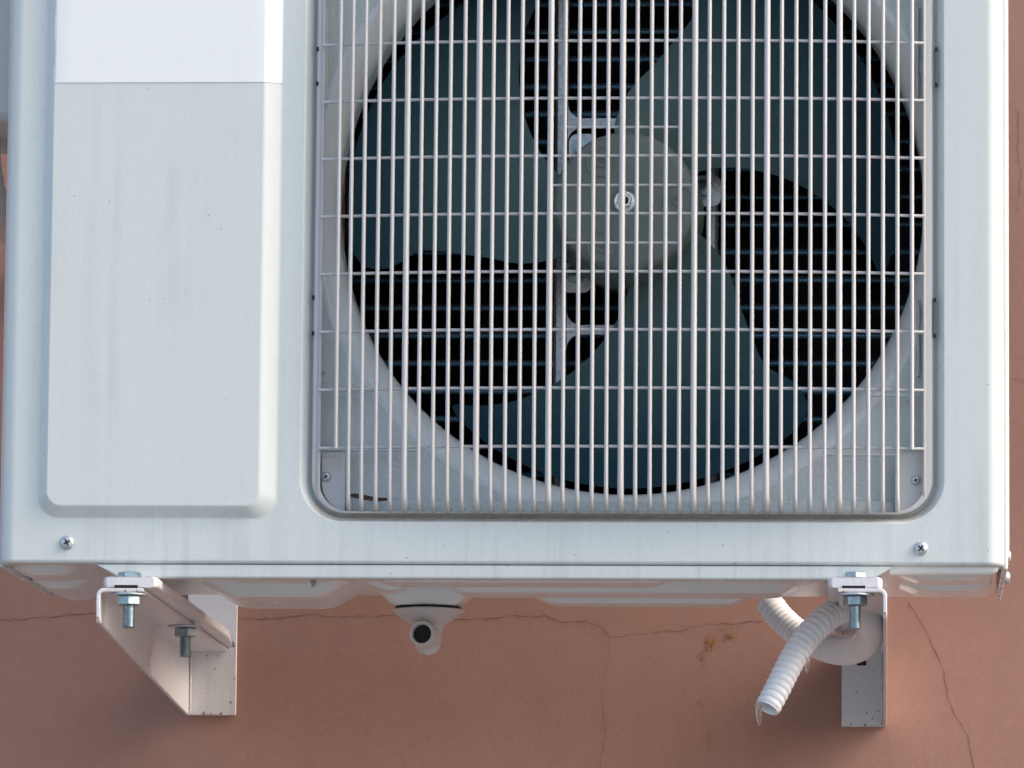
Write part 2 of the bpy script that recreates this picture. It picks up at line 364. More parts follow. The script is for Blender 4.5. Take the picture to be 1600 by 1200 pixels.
# valve cover on the hidden left end
a = W(4, 200, 0.12)
MB().box((XL - 0.075, 0.09, a.z), (XL - 0.0035, 0.26, a.z + 0.19)).build('valve_cover', M['guard'], ac, bevel=0.008)
p0 = W(-30, 190, 0.17)
MB().tube(catmull([(p0.x, p0.y, p0.z), (p0.x, p0.y, p0.z - .02), (p0.x, p0.y + .02, p0.z - .045), (p0.x, p0.y + .08, p0.z - .06), (p0.x, YW, p0.z - .06)]), 0.017, 14).build('insulated_pipe', M['elbow'], ac)

# base pan with pressed pads
ZU = ZB + 0.0012
mb = MB(); mb.box((XL + 0.0035, 0.0125, ZU), (XR - 0.0070, DEP - 0.002, ZU + 0.014))
base = mb.build('base_pan', M['base'], ac, bevel=0.003)
def base_pad(px0, px1, y0, y1, h, sl=0.014, slx=0.02):
    x0, x1 = X(px0, 910, (y0 + y1) / 2), X(px1, 910, (y0 + y1) / 2)
    def lp(t, z):
        loop = rrect(x0 + slx * t, x1 - slx * t, y0 + sl * t, y1 - sl * t, min(0.012, 0.48 * (y1 - y0 - 2 * sl * t), .48 * (x1 - x0 - 2 * slx * t)), 0, 5)
        return [Vector((p.x, p.z, z)) for p in loop]
    MB().loft([lp(t, ZU + 0.0004 - h * y) for t, y in [(0, 0), (.1, .03), (.25, .16), (.75, .84), (.9, .97), (1, 1)]], cap1=True).build('pressed_pad', M['base'], base, smooth=60)
base_pad(20, 140, 0.05, 0.12, 0.006, .006); base_pad(60, 160, 0.16, 0.285, 0.007, .007)
base_pad(320, 562, 0.165, 0.295, 0.0130, 0.008, 0.03); base_pad(330, 540, 0.06, 0.13, 0.006, .006)
base_pad(568, 655, 0.170, 0.222, 0.0065, 0.006); base_pad(585, 748, 0.232, 0.296, 0.0130, 0.008)
base_pad(575, 1060, 0.105, 0.160, 0.0060, 0.006); base_pad(690, 1252, 0.180, 0.242, 0.0075, 0.006); base_pad(812, 1192, 0.252, 0.297, 0.0100, 0.007, 0.03)
base_pad(1400, 1553, 0.075, 0.13, 0.006, 0.006); base_pad(1400, 1553, 0.17, 0.235, 0.006, 0.006)
mb = MB(); mb.tube([(X(1390, 897), 0.0135, ZU - 0.0015), (X(1546, 897), 0.0135, ZU - 0.0015), (X(1551, 897), 0.0165, ZU - 0.0002)], 0.0062, 16); mb.build('front_bead', M['base'], base, smooth=60)
# front lip of the pan
a0, a1, b0, b1 = X(150, 880), X(1396, 888), X(186, 904), X(1362, 908)
zl = ZB - 0.0116
def lip(y, z0, z1, ins=0.0): return [Vector((a0, y, z1)), Vector((b0 + ins, y, z0)), Vector((b1 - ins, y, z0)), Vector((a1, y, z1))]
mb = MB(); mb.loft([lip(0.012, zl, ZB - 0.0006), lip(0.0042, zl, ZB - 0.0006), lip(0.0026, zl + 0.0006, ZB - 0.0006), lip(0.0022, zl + 0.0022, ZB - 0.0006)], closed=True, cap0=True, cap1=True)
mb.build('front_lip', M['panel'], base, smooth=60)
# screw point hanging from the pan
s = W(490, 903, 0.05); mb = MB()
mb.tube([s + Vector((0, 0, .004 - .0004 * i)) for i in range(30)], [(.0021 if i % 3 else .0030) * (1 - .6 * max(0, i - 20) / 10) for i in range(30)], 10); mb.build('screw_tip', M['steel'], base)

# ---- screws
def phillips(name, c, axis, r, h, mat, parent, washer=False):
    c = Vector(c); ax = Vector(axis).normalized(); mb = MB(); n = 28
    ref = Vector((0, 0, 1)); u = (ref - ax * ref.dot(ax)).normalized(); v = ax.cross(u)
    rot = random.uniform(0, 1.5)
    def cross_r(a, L, w):
        a = (a - rot) % (math.pi / 2); a = min(a, math.pi / 2 - a)
        return min(L / max(math.cos(a), 1e-3), w / max(math.sin(a), 1e-3)) if a > 1e-3 else L
    rings = []
    N = 64
    for rr, hh in ((1.0, -.02), (1.0, .22), (.93, .5), (.80, .75), (.66, .9)):
        rings.append([c + ax * h * hh + (u * math.cos(q) + v * math.sin(q)) * r * rr for q in [2 * math.pi * i / N for i in range(N)]])
    for L, w, hh in ((.52, .13, .97), (.50, .12, .93), (.34, .09, .15)):
        rings.append([c + ax * h * hh + (u * math.cos(q) + v * math.sin(q)) * r * min(.6, cross_r(q, L, w) if cross_r(q, L, w) > .17 else .17) for q in [2 * math.pi * i / N for i in range(N)]])
    mb.loft(rings, True, False, True)
    sc_ = mb.build(name, mat, parent, smooth=50)
    mb = MB(); cr, sr = math.cos(rot), math.sin(rot)
    for d1, d2 in ((u * cr + v * sr, v * cr - u * sr), (v * cr - u * sr, u * cr + v * sr)):
        a_, b_ = d1 * r * .44, d2 * r * .12; lo, hi = c + ax * h * .70, c + ax * h * (.97 if d1 is not None else 1)
        mb.add([lo + a_ + b_, lo - a_ + b_, lo - a_ - b_, lo + a_ - b_, hi + a_ + b_, hi - a_ + b_, hi - a_ - b_, hi + a_ - b_], [(0, 1, 2, 3), (4, 5, 6, 7), (0, 1, 5, 4), (1, 2, 6, 5), (2, 3, 7, 6), (3, 0, 4, 7)])
    mb.build('cross_recess_shade', M['dirt'], parent if parent is not ac else sc_, smooth=0, merge=False)  # dark cross set in to stand for the shade inside the recess
    return sc_
phillips('screw', W(105, 848, 0), (0, -1, 0), 11.2 * PX, 0.0036, M['steel'], ac)
phillips('screw', W(1439, 857, 0), (0, -1, 0), 11 * PX, 0.0036, M['steel'], ac)
p = W(1571, 869, 0.05); phillips('screw', (XR + 0.0032, 0.05, p.z), (1, 0, 0), 10 * PX, 0.0034, M['galv'], ac)
p = W(1571, 906, 0.12); phillips('screw', (XR + 0.0032, 0.12, p.z + 0.002), (1, 0, 0), 10.5 * PX, 0.0044, M['steel'], ac)

# ---- paper label over the raised field
mb = MB(); xs = []
t_prof = [(t, -H * y) for t, y in steps]
for t, y in t_prof[2:]: xs.append((pad[0] + t * 17 * PX + (2 * PX), y))
for t, y in reversed(t_prof[:]): xs.append((pad[1] - t * 31 * PX, y))
xs = [(x, y) for x, y in xs if x >= X(84, 131)]; xs = [(X(85, 131), -H * 0.75)] + xs[:-1] + [(X(443.5, 131), -0.0004)]
zs = [Z(131, 250) + i * 0.012 for i in range(11)]
mid_pts = []
for (xa, ya), (xb, yb) in zip(xs, xs[1:]):
    q = max(1, int((xb - xa) / 0.012))
    for i in range(q): mid_pts.append((xa + (xb - xa) * i / q, ya + (yb - ya) * i / q))
mid_pts.append(xs[-1])
loops = []
for j, z in enumerate(zs):
    loops.append([Vector((x + (0.0008 * math.sin(z * 190 + 1) if i == 0 else 0), y - 0.0005 - (0.0006 * (0.5 + 0.5 * math.sin(z * 120)) if i < 2 else 0), z)) for i, (x, y) in enumerate(mid_pts)])
mb.loft([L + [p + Vector((0, 0.0003, 0)) for p in reversed(L)] for L in loops], True, True, True); o = mb.build('paper_label', M['paper'], ac, smooth=60, weighted=False)

# ---- fan guard
guard = bpy.data.objects.new('fan_guard', None); COL.objects.link(guard); guard.empty_display_size = .05
guard.location = (FX, 0, FZ); guard.parent = ac; guard.matrix_parent_inverse = parent_inv(ac)
fo = (hole[0] + 18.5 * PX, hole[1] - 18.5 * PX, hole[2] + 14.5 * PX, hole[3] - 14.5 * PX)
fi = (X(500.5, 500), X(1444, 500), Z(798), Z(-168))
def ring(t, y): return rrect(*[fo[i] * (1 - t) + fi[i] * t for i in range(4)], (55 - 7 * t) * PX, y, 14)
mb = MB(); mb.loft([ring(0, 0.013), ring(0, 0.0055), ring(0.05, 0.0042), ring(0.2, 0.0034), ring(0.8, 0.0030), ring(0.93, 0.0036), ring(1, 0.005), ring(1, 0.013)])
mb.build('guard_frame', M['guard'], guard, smooth=50)
GB = 0.0160                                        # how far the guard bows outward
xm, zm = X(973, 315, -0.012), Z(315, 973, -0.012)
hw, hh_ = 0.5 * (fi[1] - fi[0]), zm - fi[2]
def bow_x(x): return GB * (1 - abs((x - xm) / hw) ** 2.7)
def bow_z(z): return 0.005 * (1 - min(1, abs((z - zm) / hh_)) ** 4)
Z_LAST = Z(700, 973, -0.004)                        # lowest full-width wire
zb_ = Z(796, 973, 0.0)
def bar_path(short):
    pts = []; zt = zm + (zm - zb_) 
    zz = [zt - (zt - zb_) * i / 26 for i in range(27)]
    if short: zz = [z for z in zz if z > Z_LAST and z < 2 * zm - Z_LAST] + [Z_LAST - 0.001]
    for z in zz:
        e = 0.0
        if not short:
            t = max(0, 1 - (zt - z) / 0.012); e = 0.009 * t * t
        pts.append(Vector((0, -bow_z(z) + e, z)))
    if not short:
        extra = [Vector((0, -bow_z(zb_) + .014 * (1 - math.cos(a)), zb_ + .0105 - .0105 * math.sin(a))) for a in [R(90 * i / 7) for i in range(8)]] + [Vector((0, .026, zb_ - .0002))]
        pts = [p for p in pts if p.z > zb_ + 0.012] + extra
    return pts
step = (X(1088, 315, -0.012) - X(975.3, 315, -0.012)) / 5.0
proto = {}
for kk in range(-20, 21):
    x = xm + kk * step; 
    if kk == -20: x += 4.5 * PX
    if kk == -19: x += 2.0 * PX
    kind = 'short' if abs(kk) == 20 else ('thick' if kk % 5 == 0 and abs(kk) <= 15 else 'thin')
    yo = -0.0005 - bow_x(x)
    if kind not in proto:
        w = {'short': 3.3, 'thin': 3.25, 'thick': 4.8}[kind] * PX
        bp = bar_path(kind == 'short'); ws = [w] * len(bp)
        if kind != 'short': ws = [w * (1 + .35 * max(0, i - len(bp) + 11) / 10) for i in range(len(bp))]
        ob = MB().tube(bp, ws, 12, True, 0.0028 if kind != 'thick' else 0.0031)
        o = ob.build('vertical_bar', M['guard'], guard, smooth=60, weighted=False); proto[kind] = o
        o.location = Vector((x, yo, 0))
    else:
        o = copy_at(proto[kind], guard, (0, 0, 0)); o.location = Vector((x, yo, 0))
for sgn, x in ((-1, fi[0]), (1, fi[1])):           # edge wires of the guard
    path = [Vector((x, 0.0022, zm + (zm - Z(768)) )), Vector((x, 0.0022, Z(768))), Vector((x, 0.005, Z(775)))]
    MB().tube(path, 2.6 * PX, 10).build('edge_bar', M['guard'], guard, smooth=60, weighted=False)
first = None
dzr = (Z(66, 973, -0.006) - Z(698, 973, -0.006)) / 7
z0r = Z(65.5, 973, -0.012)
def wire(xa, xb, z, r):
    n = 40; return MB().tube([Vector((xa + (xb - xa) * i / n, 0.0028 - bow_x(xa + (xb - xa) * i / n), 0)) for i in range(n + 1)], r, 8)
for i in range(-2, 8):
    z = z0r - i * dzr; 
    if first is None:
        first = wire(fi[0], fi[1], 0, 2.5 * PX).build('horizontal_wire', M['guard'], guard, smooth=60, weighted=False); first.location = (0, -bow_z(z), z)
    else:
        o = copy_at(first, guard, (0, 0, 0)); o.location = Vector((0, -bow_z(z), z))
for py, px0, px1 in ((200.5, 885, 1062), (291, 863, 1087), (381, 884, 1061)):
    o = wire(X(px0, py, -0.012), X(px1, py, -0.012), 0, 2.1 * PX).build('horizontal_wire', M['guard'], guard, smooth=60, weighted=False)
    z = Z(py, 973, -0.012); o.location = (0, -bow_z(z), z)
for px0, px1, py in ((504, 585, 611), (1362, 1443, 618), (504, 655, 703.5), (1285, 1443, 711)):
    a, b = W(px0, py, .016), W(px1, py, .016); MB().tube([a, b], 2.3 * PX, 8).build('back_wire', M['inner'], guard, smooth=60, weighted=False)  # short straight wires set behind the guard near its lower corners
# bottom rail behind the feet of the bars, and corner plates with their screws
xa, xb = X(537, 790), X(1398, 790)
MB().box((xa, 0.0235, Z(808)), (xb, 0.0270, Z(778))).build('bottom_rail', M['inner'], guard, bevel=0.0008)
for sgn, (pa, pb) in ((-1, (501, 537)), (1, (1401, 1443))):
    x0, x1 = X(pa, 750), X(pb, 750); z0, z1 = fi[2] + 0.0002, Z(704); r = 44 * PX
    xin, xout = (x1, x0) if sgn < 0 else (x0, x1)
    loop = [Vector((xin, 0.0122, z1)), Vector((xin, 0.0122, z0))]
    cxx = xout - sgn * r
    span = abs(xin - xout)
    for i in range(11):
        a = R(90 * i / 10); xx = cxx + sgn * r * math.sin(a); 
        if (xx - xin) * sgn < 0.0005: continue
        loop.append(Vector((xx, 0.0122, z0 + r * (1 - math.cos(a)))))
    loop.append(Vector((xout, 0.0122, z1)))
    cp = MB().prism(loop, (0, 0.0018, 0)).build('corner_plate', M['guard'], guard, smooth=30, weighted=False)
    if sgn < 0:
        q0, q1 = W(503.5, 733, 0.0122), W(532, 713, 0.0122)
        mb = MB()
        def fr(x0, x1, z0, z1, t):
            mb.box((x0, .0117, z0), (x1, .0122, z0 + t)); mb.box((x0, .0117, z1 - t), (x1, .0122, z1)); mb.box((x0, .0117, z0 + t), (x0 + t, .0122, z1 - t)); mb.box((x1 - t, .0117, z0 + t), (x1, .0122, z1 - t))
        fr(q0.x, q1.x, q0.z, q1.z, 0.0005)
        xx = q0.x + .0078
        for dz in (.0022, .0046, .0070): mb.box((xx, .0118, q0.z + dz), (xx + .0046, .0122, q0.z + dz + .0005))
        mb.box((xx, .0118, q0.z + .0027), (xx + .0006, .0122, q0.z + .0046)); mb.box((xx, .0118, q0.z + .0051), (xx + .0006, .0122, q0.z + .0070))
        mb.build('moulded_mark', M['guard'], guard, smooth=0)
phillips('screw', W(509.5, 745, 0.0118), (0, -1, 0), 7.6 * PX, 0.0022, M['steel'], guard)
phillips('screw', W(1431, 750.5, 0.0118), (0, -1, 0), 7.4 * PX, 0.0022, M['steel'], guard)
# clip slots beside the guard
for px, py in ((496.5, 77), (496, 131), (489.5, 465), (489, 521), (1463, 77), (1463, 133), (1460.5, 469), (1460.5, 525)):
    a = W(px, py, 0.0045); MB().box((a.x - .0010, .0030, a.z - .0017), (a.x + .0010, .0052, a.z + .0017)).build('clip_slot_shade', M['black'], guard, smooth=0)
for px, py0, py1 in ((1462.4, 77, 133), (1460, 469, 525)):
    a, b = W(px, py0, 0.005), W(px, py1, 0.005); MB().box((a.x - .0011, .0034, b.z), (a.x - .0006, .0054, a.z)).build('clip_slit_shade', M['black'], guard, smooth=0)

# ---- fan
YH = 0.066
hc = W(976, 315, YH); HX, HZ = hc.x, hc.z
fan = bpy.data.objects.new('fan', None); COL.objects.link(fan); fan.location = (HX, YH, HZ); fan.empty_display_size = .05
fan.parent = ac; fan.matrix_parent_inverse = parent_inv(ac)
PH = W(801, 600, 0.12).x - W(800, 600, 0.12).x
trail = [(108, 222), (150, 215), (195, 207), (225, 200), (266, 195.5), (310, 191.8), (332, 191.3), (353, 192.8), (377, 194), (403, 193.6), (420, 192.3), (430, 190.2), (436, 187)]
outer = [(438, 180), (438, 172), (438, 163), (437, 154), (435, 146), (432, 138), (428, 130), (424, 122), (419, 114), (412, 107.5)]
lead = [(402, 106.8), (385, 111), (355, 116.5), (336, 120), (290, 127), (252, 133), (200, 140.5), (160, 146.5), (130, 150), (108, 153)]
outl = [(r, a) for r, a in trail + outer + lead]
sm_out = []
for i in range(len(outl)):
    r0, a0_ = outl[i]; r1, a1_ = outl[(i + 1) % len(outl)]
    n = 3 if i < len(outl) - 1 else 10
    for q in range(n): sm_out.append((r0 + (r1 - r0) * q / n, a0_ + (a1_ - a0_) * q / n))
P2 = [Vector((r * math.cos(R(a)), r * math.sin(R(a)))) for r, a in sm_out]
for _ in range(2):
    P2 = [(P2[i - 1] + P2[i] * 2 + P2[(i + 1) % len(P2)]) / 4 for i in range(len(P2))]
nb = len(P2); pts2 = list(P2)
def inside(p):
    c = False
    for i in range(nb):
        a, b = P2[i], P2[i - 1]
        if (a.y > p.y) != (b.y > p.y) and p.x < (b.x - a.x) * (p.y - a.y) / (b.y - a.y) + a.x: c = not c
    return c
for i in range(-450, 451, 17):
    for j in range(-450, 451, 17):
        p = Vector((i + (8 if (j // 17) % 2 else 0), j))
        if inside(p) and min((p - q).length for q in P2) > 8: pts2.append(p)
vv, ee, ff, *_ = delaunay_2d_cdt(pts2, [(i, (i + 1) % nb) for i in range(nb)], [], 1, 0.01)
def blade_y(p):
    r = p.length; a = math.degrees(math.atan2(p.y, p.x)) % 360
    t = (200 - a) / 90.0
    rr = max(0, (r - 108) / 330)
    return 0.098 + 0.046 * t - 0.018 * math.sin(math.pi * min(1, max(0, t))) * rr + 0.012 * rr
TH = 0.0022
def edge_t(p): return 1.0
top = [Vector((p.x * PH, blade_y(p) - TH / 2, p.y * PH)) for p in vv]; bot = [Vector((p.x * PH, blade_y(p) + TH / 2, p.y * PH)) for p in vv]
for b in range(3):
    rm = Matrix.Rotation(-R(120 * b), 3, 'Y')
    off = Vector((HX, 0, HZ))
    mb = MB(); n = len(vv)
    mb.add([rm @ p + off for p in top] + [rm @ p + off for p in bot],
           [tuple(f) for f in ff] + [tuple(n + i for i in reversed(f)) for f in ff] + [(i, (i + 1) % nb, n + (i + 1) % nb, n + i) for i in range(nb)])
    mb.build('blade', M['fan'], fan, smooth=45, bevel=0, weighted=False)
HR = 111 * PH
mb = MB(); mb.revolve((HX, YH, HZ), (0, 1, 0), [(0.0001, 0.0006), (.0105, 0.0006), (.0110, 0), (HR - .010, 0), (HR - .004, .0012), (HR - .0012, .0040), (HR, .008), (HR + .0015, .03), (HR + .004, .052), (HR + .004, .075), (HR - .006, .078)], 72)
hub = mb.build('hub', M['hub'], fan, smooth=35)
for px, py in ((939, 253), (1059, 313), (940, 386)):
    c = W(px, py, YH); MB().revolve((c.x, YH, c.z), (0, -1, 0), [(.0125, -.0002), (.0125, .0008), (.0118, .0010), (.0112, .0004), (.0052, .0004), (.0050, .0012), (.0030, .0014), (.0026, .0004), (.0008, .0004), (.0001, .0012)], 36).build('hub_boss', M['hub'], fan, smooth=30)
MB().revolve((HX, YH, HZ), (0, -1, 0), [(.0088, 0), (.0090, .0008), (.0084, .0014), (.0050, .0016)], 36).build('washer', M['nutbright'], fan, smooth=30)
mb = MB()
def hexl(c, r, y, rot=0.3): return [Vector((c[0] + r * math.cos(R(60 * i) + rot), y, c[1] + r * math.sin(R(60 * i) + rot))) for i in range(6)]
cc = (HX, HZ)
mb.loft([hexl(cc, .0066, YH - .0015), hexl(cc, .0066, YH - .0068), hexl(cc, .0058, YH - .0076), hexl(cc, .0040, YH - .0076), hexl(cc, .0038, YH - .002)]); mb.build('nut', M['nutbright'], fan, smooth=20)
MB().revolve((HX, YH - .006, HZ), (0, 1, 0), [(.0002, 0), (.0030, 0), (.0034, .0005), (.0034, .006)], 20).build('shaft', M['black'], fan, smooth=30)
# ---- motor and its bracket
YM = 0.165
MB().revolve((HX, YM - .02, HZ), (0, 1, 0), [(.02, 0), (.052, 0), (.058, .005), (.058, .055), (.05, .062), (.01, .062)], 48).build('motor', M['motor'], ac, smooth=35)
YS = 0.205
mb_ = bpy.data.objects.new('motor_bracket', None); COL.objects.link(mb_); mb_.location = (HX, YS, HZ); mb_.parent = ac; mb_.matrix_parent_inverse = parent_inv(ac)
xs1, xs2 = X(877, 300, YS), X(1112, 300, YS)
for x in (xs1, xs2):
    l = [Vector((x - .0055, YS + .006, 0)), Vector((x - .0055, YS - .001, 0)), Vector((x - .0030, YS - .004, 0)), Vector((x + .0030, YS - .004, 0)), Vector((x + .0055, YS - .001, 0)), Vector((x + .0055, YS + .006, 0))]
    MB().loft([[p + Vector((0, 0, ZB + .02)) for p in l], [p + Vector((0, 0, ZT - .01)) for p in l]], True, True, True).build('strut', M['galv'], mb_, smooth=50)
for py in (193, 516):
    z = Z(py, 960, YS)
    mb = MB(); mb.box((xs1 + .0055, YS - .003, z - .004), (xs2 - .0055, YS + .003, z + .004))
    for x, s in ((xs1 + .0055, 1), (xs2 - .0055, -1)):
        for sz in (1, -1):
            loop = [Vector((x, YS - .0029, z + sz * .004))] + [Vector((x + s * .012 * (1 - math.sin(a)), YS - .0029, z + sz * (.004 + .012 * (1 - math.cos(a))))) for a in [R(90 * i / 6) for i in range(7)]]
            mb.prism(loop, (0, .0055, 0))
    mb.build('cross_bar', M['galv'], mb_, smooth=30)
for px, py in ((905, 435), (1108, 300), (915, 235)):
    c = W(px, py, 0.17)
    lug = MB().prism(rrect(c.x - .014, c.x + .010, c.z - .012, c.z + .014, .007, .170, 5), (0, .004, 0)).build('mounting_lug', M['galv'], mb_, smooth=30)
    MB().revolve((c.x - .004, .170, c.z + .002), (0, -1, 0), [(.0085, 0), (.0085, .0015), (.006, .0018), (.0055, .005), (.001, .0055)], 24).build('lug_bolt', M['zinc'], mb_, smooth=30)

# ---- condenser coil: tubes (each one a part) and the mass of fins
coil = bpy.data.objects.new('condenser_coil', None); COL.objects.link(coil); coil.location = (FX, .25, FZ); coil.parent = ac; coil.matrix_parent_inverse = parent_inv(ac)
YC = 0.232
cx0, cx1 = xp + .004, XR - .012
tubeproto = None
ztop, zbot = ZT - .02, ZB + .018
pitch = Z(437, 1300, YC) - Z(480.5, 1300, YC)
zt = Z(437, 1300, YC) ; zrows = []
q = zt
while q < ztop - .01: q += pitch
while q > zbot + .005:
    if q < ztop: zrows.append(q)
    q -= pitch
for z in zrows:
    if tubeproto is None:
        tubeproto = MB().tube([(cx0, YC + .0042, 0), (cx1, YC + .0042, 0)], .0024, 12).build('coil_tube', M['tube'], coil, smooth=60, weighted=False); tubeproto.location = (0, 0, z)
    else: o = copy_at(tubeproto, coil, (0, 0, 0)); o.location = Vector((0, 0, z))
mb = MB(); FP = 0.0021; x = cx0
while x < cx1:
    # front row: fin split at tube rows so that the tubes show between the fins
    prev = ztop
    for z in zrows:
        mb.add([(x, YC, prev), (x, YC, z + .0026), (x, YC + .022, z + .0026), (x, YC + .022, prev)], [(0, 1, 2, 3)])
        mb.add([(x, YC - .0006 + .0022, z + .0026), (x, YC + .0016, z - .0026), (x, YC + .022, z - .0026), (x, YC + .022, z + .0026)], [(0, 1, 2, 3)])
        mb.box((x - .00045, YC - .0004, z - .0026), (x + .00045, YC + .0016, z + .0026))
        prev = z - .0026
    mb.add([(x, YC, prev), (x, YC, zbot), (x, YC + .022, zbot), (x, YC + .022, prev)], [(0, 1, 2, 3)])
    x2 = x + FP / 2
    mb.add([(x2, YC + .023, ztop), (x2, YC + .023, zbot), (x2, YC + .046, zbot), (x2, YC + .046, ztop)], [(0, 1, 2, 3)])
    x += FP
fins = mb.build('coil_fins', M['fin'], coil, smooth=0, merge=False); fins['kind'] = 'stuff'
MB().box((cx0, YC + .047, zbot), (cx1, YC + .049, ztop)).build('coil_blackout_sheet', M['fin'], coil, smooth=0)  # added dark sheet, keeps the lit wall from showing between the fins

# ---- drain elbow
YE = 0.266
ec = W(669, 955, YE); zt_ = ec.z
mb = MB(); cx, cy = ec.x, YE
rf = 57 * (W(801, 955, YE).x - W(800, 955, YE).x)
mb.revolve((cx, cy, zt_ + .0012), (0, 0, -1), [(rf - .004, -.0005), (rf - .0008, 0), (rf, .0008), (rf - .002, .0024), (rf * .72, .0080), (rf * .46, .0128), (rf * .41, .0155), (rf * .39, .024), (rf * .33, .0325), (rf * .2, .0375), (.0004, .039)], 48)
el = mb.build('drain_elbow', M['elbow'], ac, smooth=40)
p = W(659, 990, YE - .026); e0 = Vector((cx, cy, zt_ - .022)); e1 = Vector(p); ax = (e1 - e0)
r = .0106
mb = MB(); L = ax.length
mb.revolve(e0, ax, [(r * 1.12, .004), (r * 1.03, L), (r * .98, L + .0007), (r * .80, L + .0007), (r * .74, L - .0005), (r * .72, .008), (.0003, .008)], 36); mb.build('outlet', M['elbow'], el, smooth=35)
MB().revolve(e0, ax, [(r * .71, L - .004), (.0002, L - .0038)], 24).build('bore_shade', M['black'], el, smooth=0)
MB().revolve((cx, cy, zt_ + .0012), (0, 0, -1), [(.0003, -.0022), (rf * .90, -.0022), (rf * .92, .0010), (.0003, .0014)], 40).build('gap_shadow', M['black'], el, smooth=30)  # black disc standing in for the shadow in the gap over the flange

# ------------------------------------------------------------------ wall brackets
def hexprism(mb, c, r, h, rot=0.2, ch=True):
    c = Vector(c)
    def lp(rr, dz): return [c + Vector((rr * math.cos(R(60 * i) + rot), rr * math.sin(R(60 * i) + rot), dz)) for i in range(6)]
    mb.loft([lp(r * .9, 0), lp(r, h * .12), lp(r, h * .88), lp(r * .9, h)], True, True, True)
def bolt(parent, c, z_head, z_nut, z_end, rot):
    # stud with thread, head on top, washer and nut below the flange
    mb = MB(); z = z_head; pth = []; rad = []
    zz = z_nut
    n = int((z_nut - z_end) / .00042)
    pth = [Vector((c[0], c[1], z_head)), Vector((c[0], c[1], z_nut + .001))]; rad = [.0046, .0046]
    for i in range(n):
        pth.append(Vector((c[0], c[1], z_nut - i * .00042))); rad.append(.0049 if i % 4 in (0, 1) else .0043)
    pth.append(Vector((c[0], c[1], z_end))); rad.append(.0038)
    mb.tube(pth, rad, 16)
    if z_head is not None: hexprism(mb, (c[0], c[1], z_head), .0092, .0046, rot)
    b = mb.build('bolt', M['zinc'], parent, smooth=30, weighted=False)
    mb = MB(); hexprism(mb, (c[0], c[1], z_nut - .0078), .0098, .0078, rot + .35); mb.build('nut', M['zinc'], b, smooth=25, weighted=False)
    MB().revolve((c[0], c[1], z_nut), (0, 0, 1), [(.005, 0), (.0146, 0), (.015, .0004), (.015, .0014), (.0146, .0018), (.005, .0018)], 32).build('washer', M['steel'], b, smooth=30, weighted=False)
    return b

def bracket(label, xweb, side, xin, y0, zf, zweb_front, zweb_wall, xw_in, xr0, xr1, bolts, cx):
    # xweb: outer face of the web, side +1 when the flanges run to +X; zf: underside of the top flange
    t = 0.0032
    root = thing('wall_bracket', (cx, YW, zweb_wall), label, 'wall bracket', 'steel brackets carrying the unit')
    s = side; yb = YW - 0.0005
    # web with a bent shoulder into the top flange, one folded sheet
    br = 0.006
    def section(y, zlow, xend):
        pts = [(xweb, zlow), (xweb, zf - br + t)]
        for i in range(1, 6):
            a = R(90 * i / 6); pts.append((xweb + s * br * (1 - math.cos(a)), zf + t - br + br * math.sin(a)))
        pts += [(xweb + s * br, zf + t), (xend, zf + t), (xend, zf), (xweb + s * br, zf)]
        for i in range(1, 6):
            a = R(90 * i / 6); pts.append((xweb + s * br - s * (br - t) * math.sin(a), zf - (br - t) + (br - t) * math.cos(a)))
        pts += [(xweb + s * t, zf - (br - t)), (xweb + s * t, zlow)]
        return [Vector((x, y, z)) for x, z in pts]
    n = 8; loops = []
    ys = [y0, y0 + 0.003] + [y0 + 0.003 + (yb - t - .0034 - y0) * i / n for i in range(1, n + 1)]
    ye = ys[-1]
    for i, y in enumerate(ys):
        f = max(0, (y - y0 - .004) / (ye - 0.012 - y0)); f = min(1, f)
        zl = zweb_front + (zweb_wall - zweb_front) * f
        loops.append(section(y, zl + (0.004 if i == 0 else 0), xin))
    MB().loft(loops, True, True, True).build('arm', M['bracket'], root, smooth=35, bevel=0.0007)
    # wall leg: folded flange against the wall, higher than the arm
    ztop = zf + 0.085
    leg = [Vector((xweb + s * 0.001, yb, zweb_wall)), Vector((xw_in, yb, zweb_wall)), Vector((xw_in, yb, ztop)), Vector((xweb + s * 0.001, yb, ztop))]
    MB().prism(leg, (0, -t, 0)).build('wall_leg', M['bracket'], root, smooth=30, bevel=0.0007)
    MB().tube([(xweb + s * .0045, yb - t - .0004, zweb_wall + .002), (xweb + s * .0045, yb - t - .0004, zf)], .0009, 10).build('fold', M['bracket'], root, smooth=60)
    # support rail lying on the flange
    hr = 0.0088; zr = zf + t + .0004
    yr1 = yb - 0.10
    def rsec(y, ins, dz):
        x0, x1 = xr0, xr1
        if y > yr1 + .001: x0, x1 = max(x0, min(xweb, xw_in) + .002), min(x1, max(xweb, xw_in) - .002)
        lp = rrect(x0 + ins, x1 - ins, zr, zr + hr - dz, .0028, 0, 4); return [Vector((p.x, y, p.z)) for p in lp]
    rail = MB().loft([rsec(y0 + .001, .004, 0), rsec(y0 + .0018, .002, 0), rsec(y0 + .006, 0, 0), rsec(yr1, 0, 0), rsec(yb - .006, .0, .006)], True, True, True).build('support_rail', M['bracket'], root, smooth=50)
    return root, rail, zf
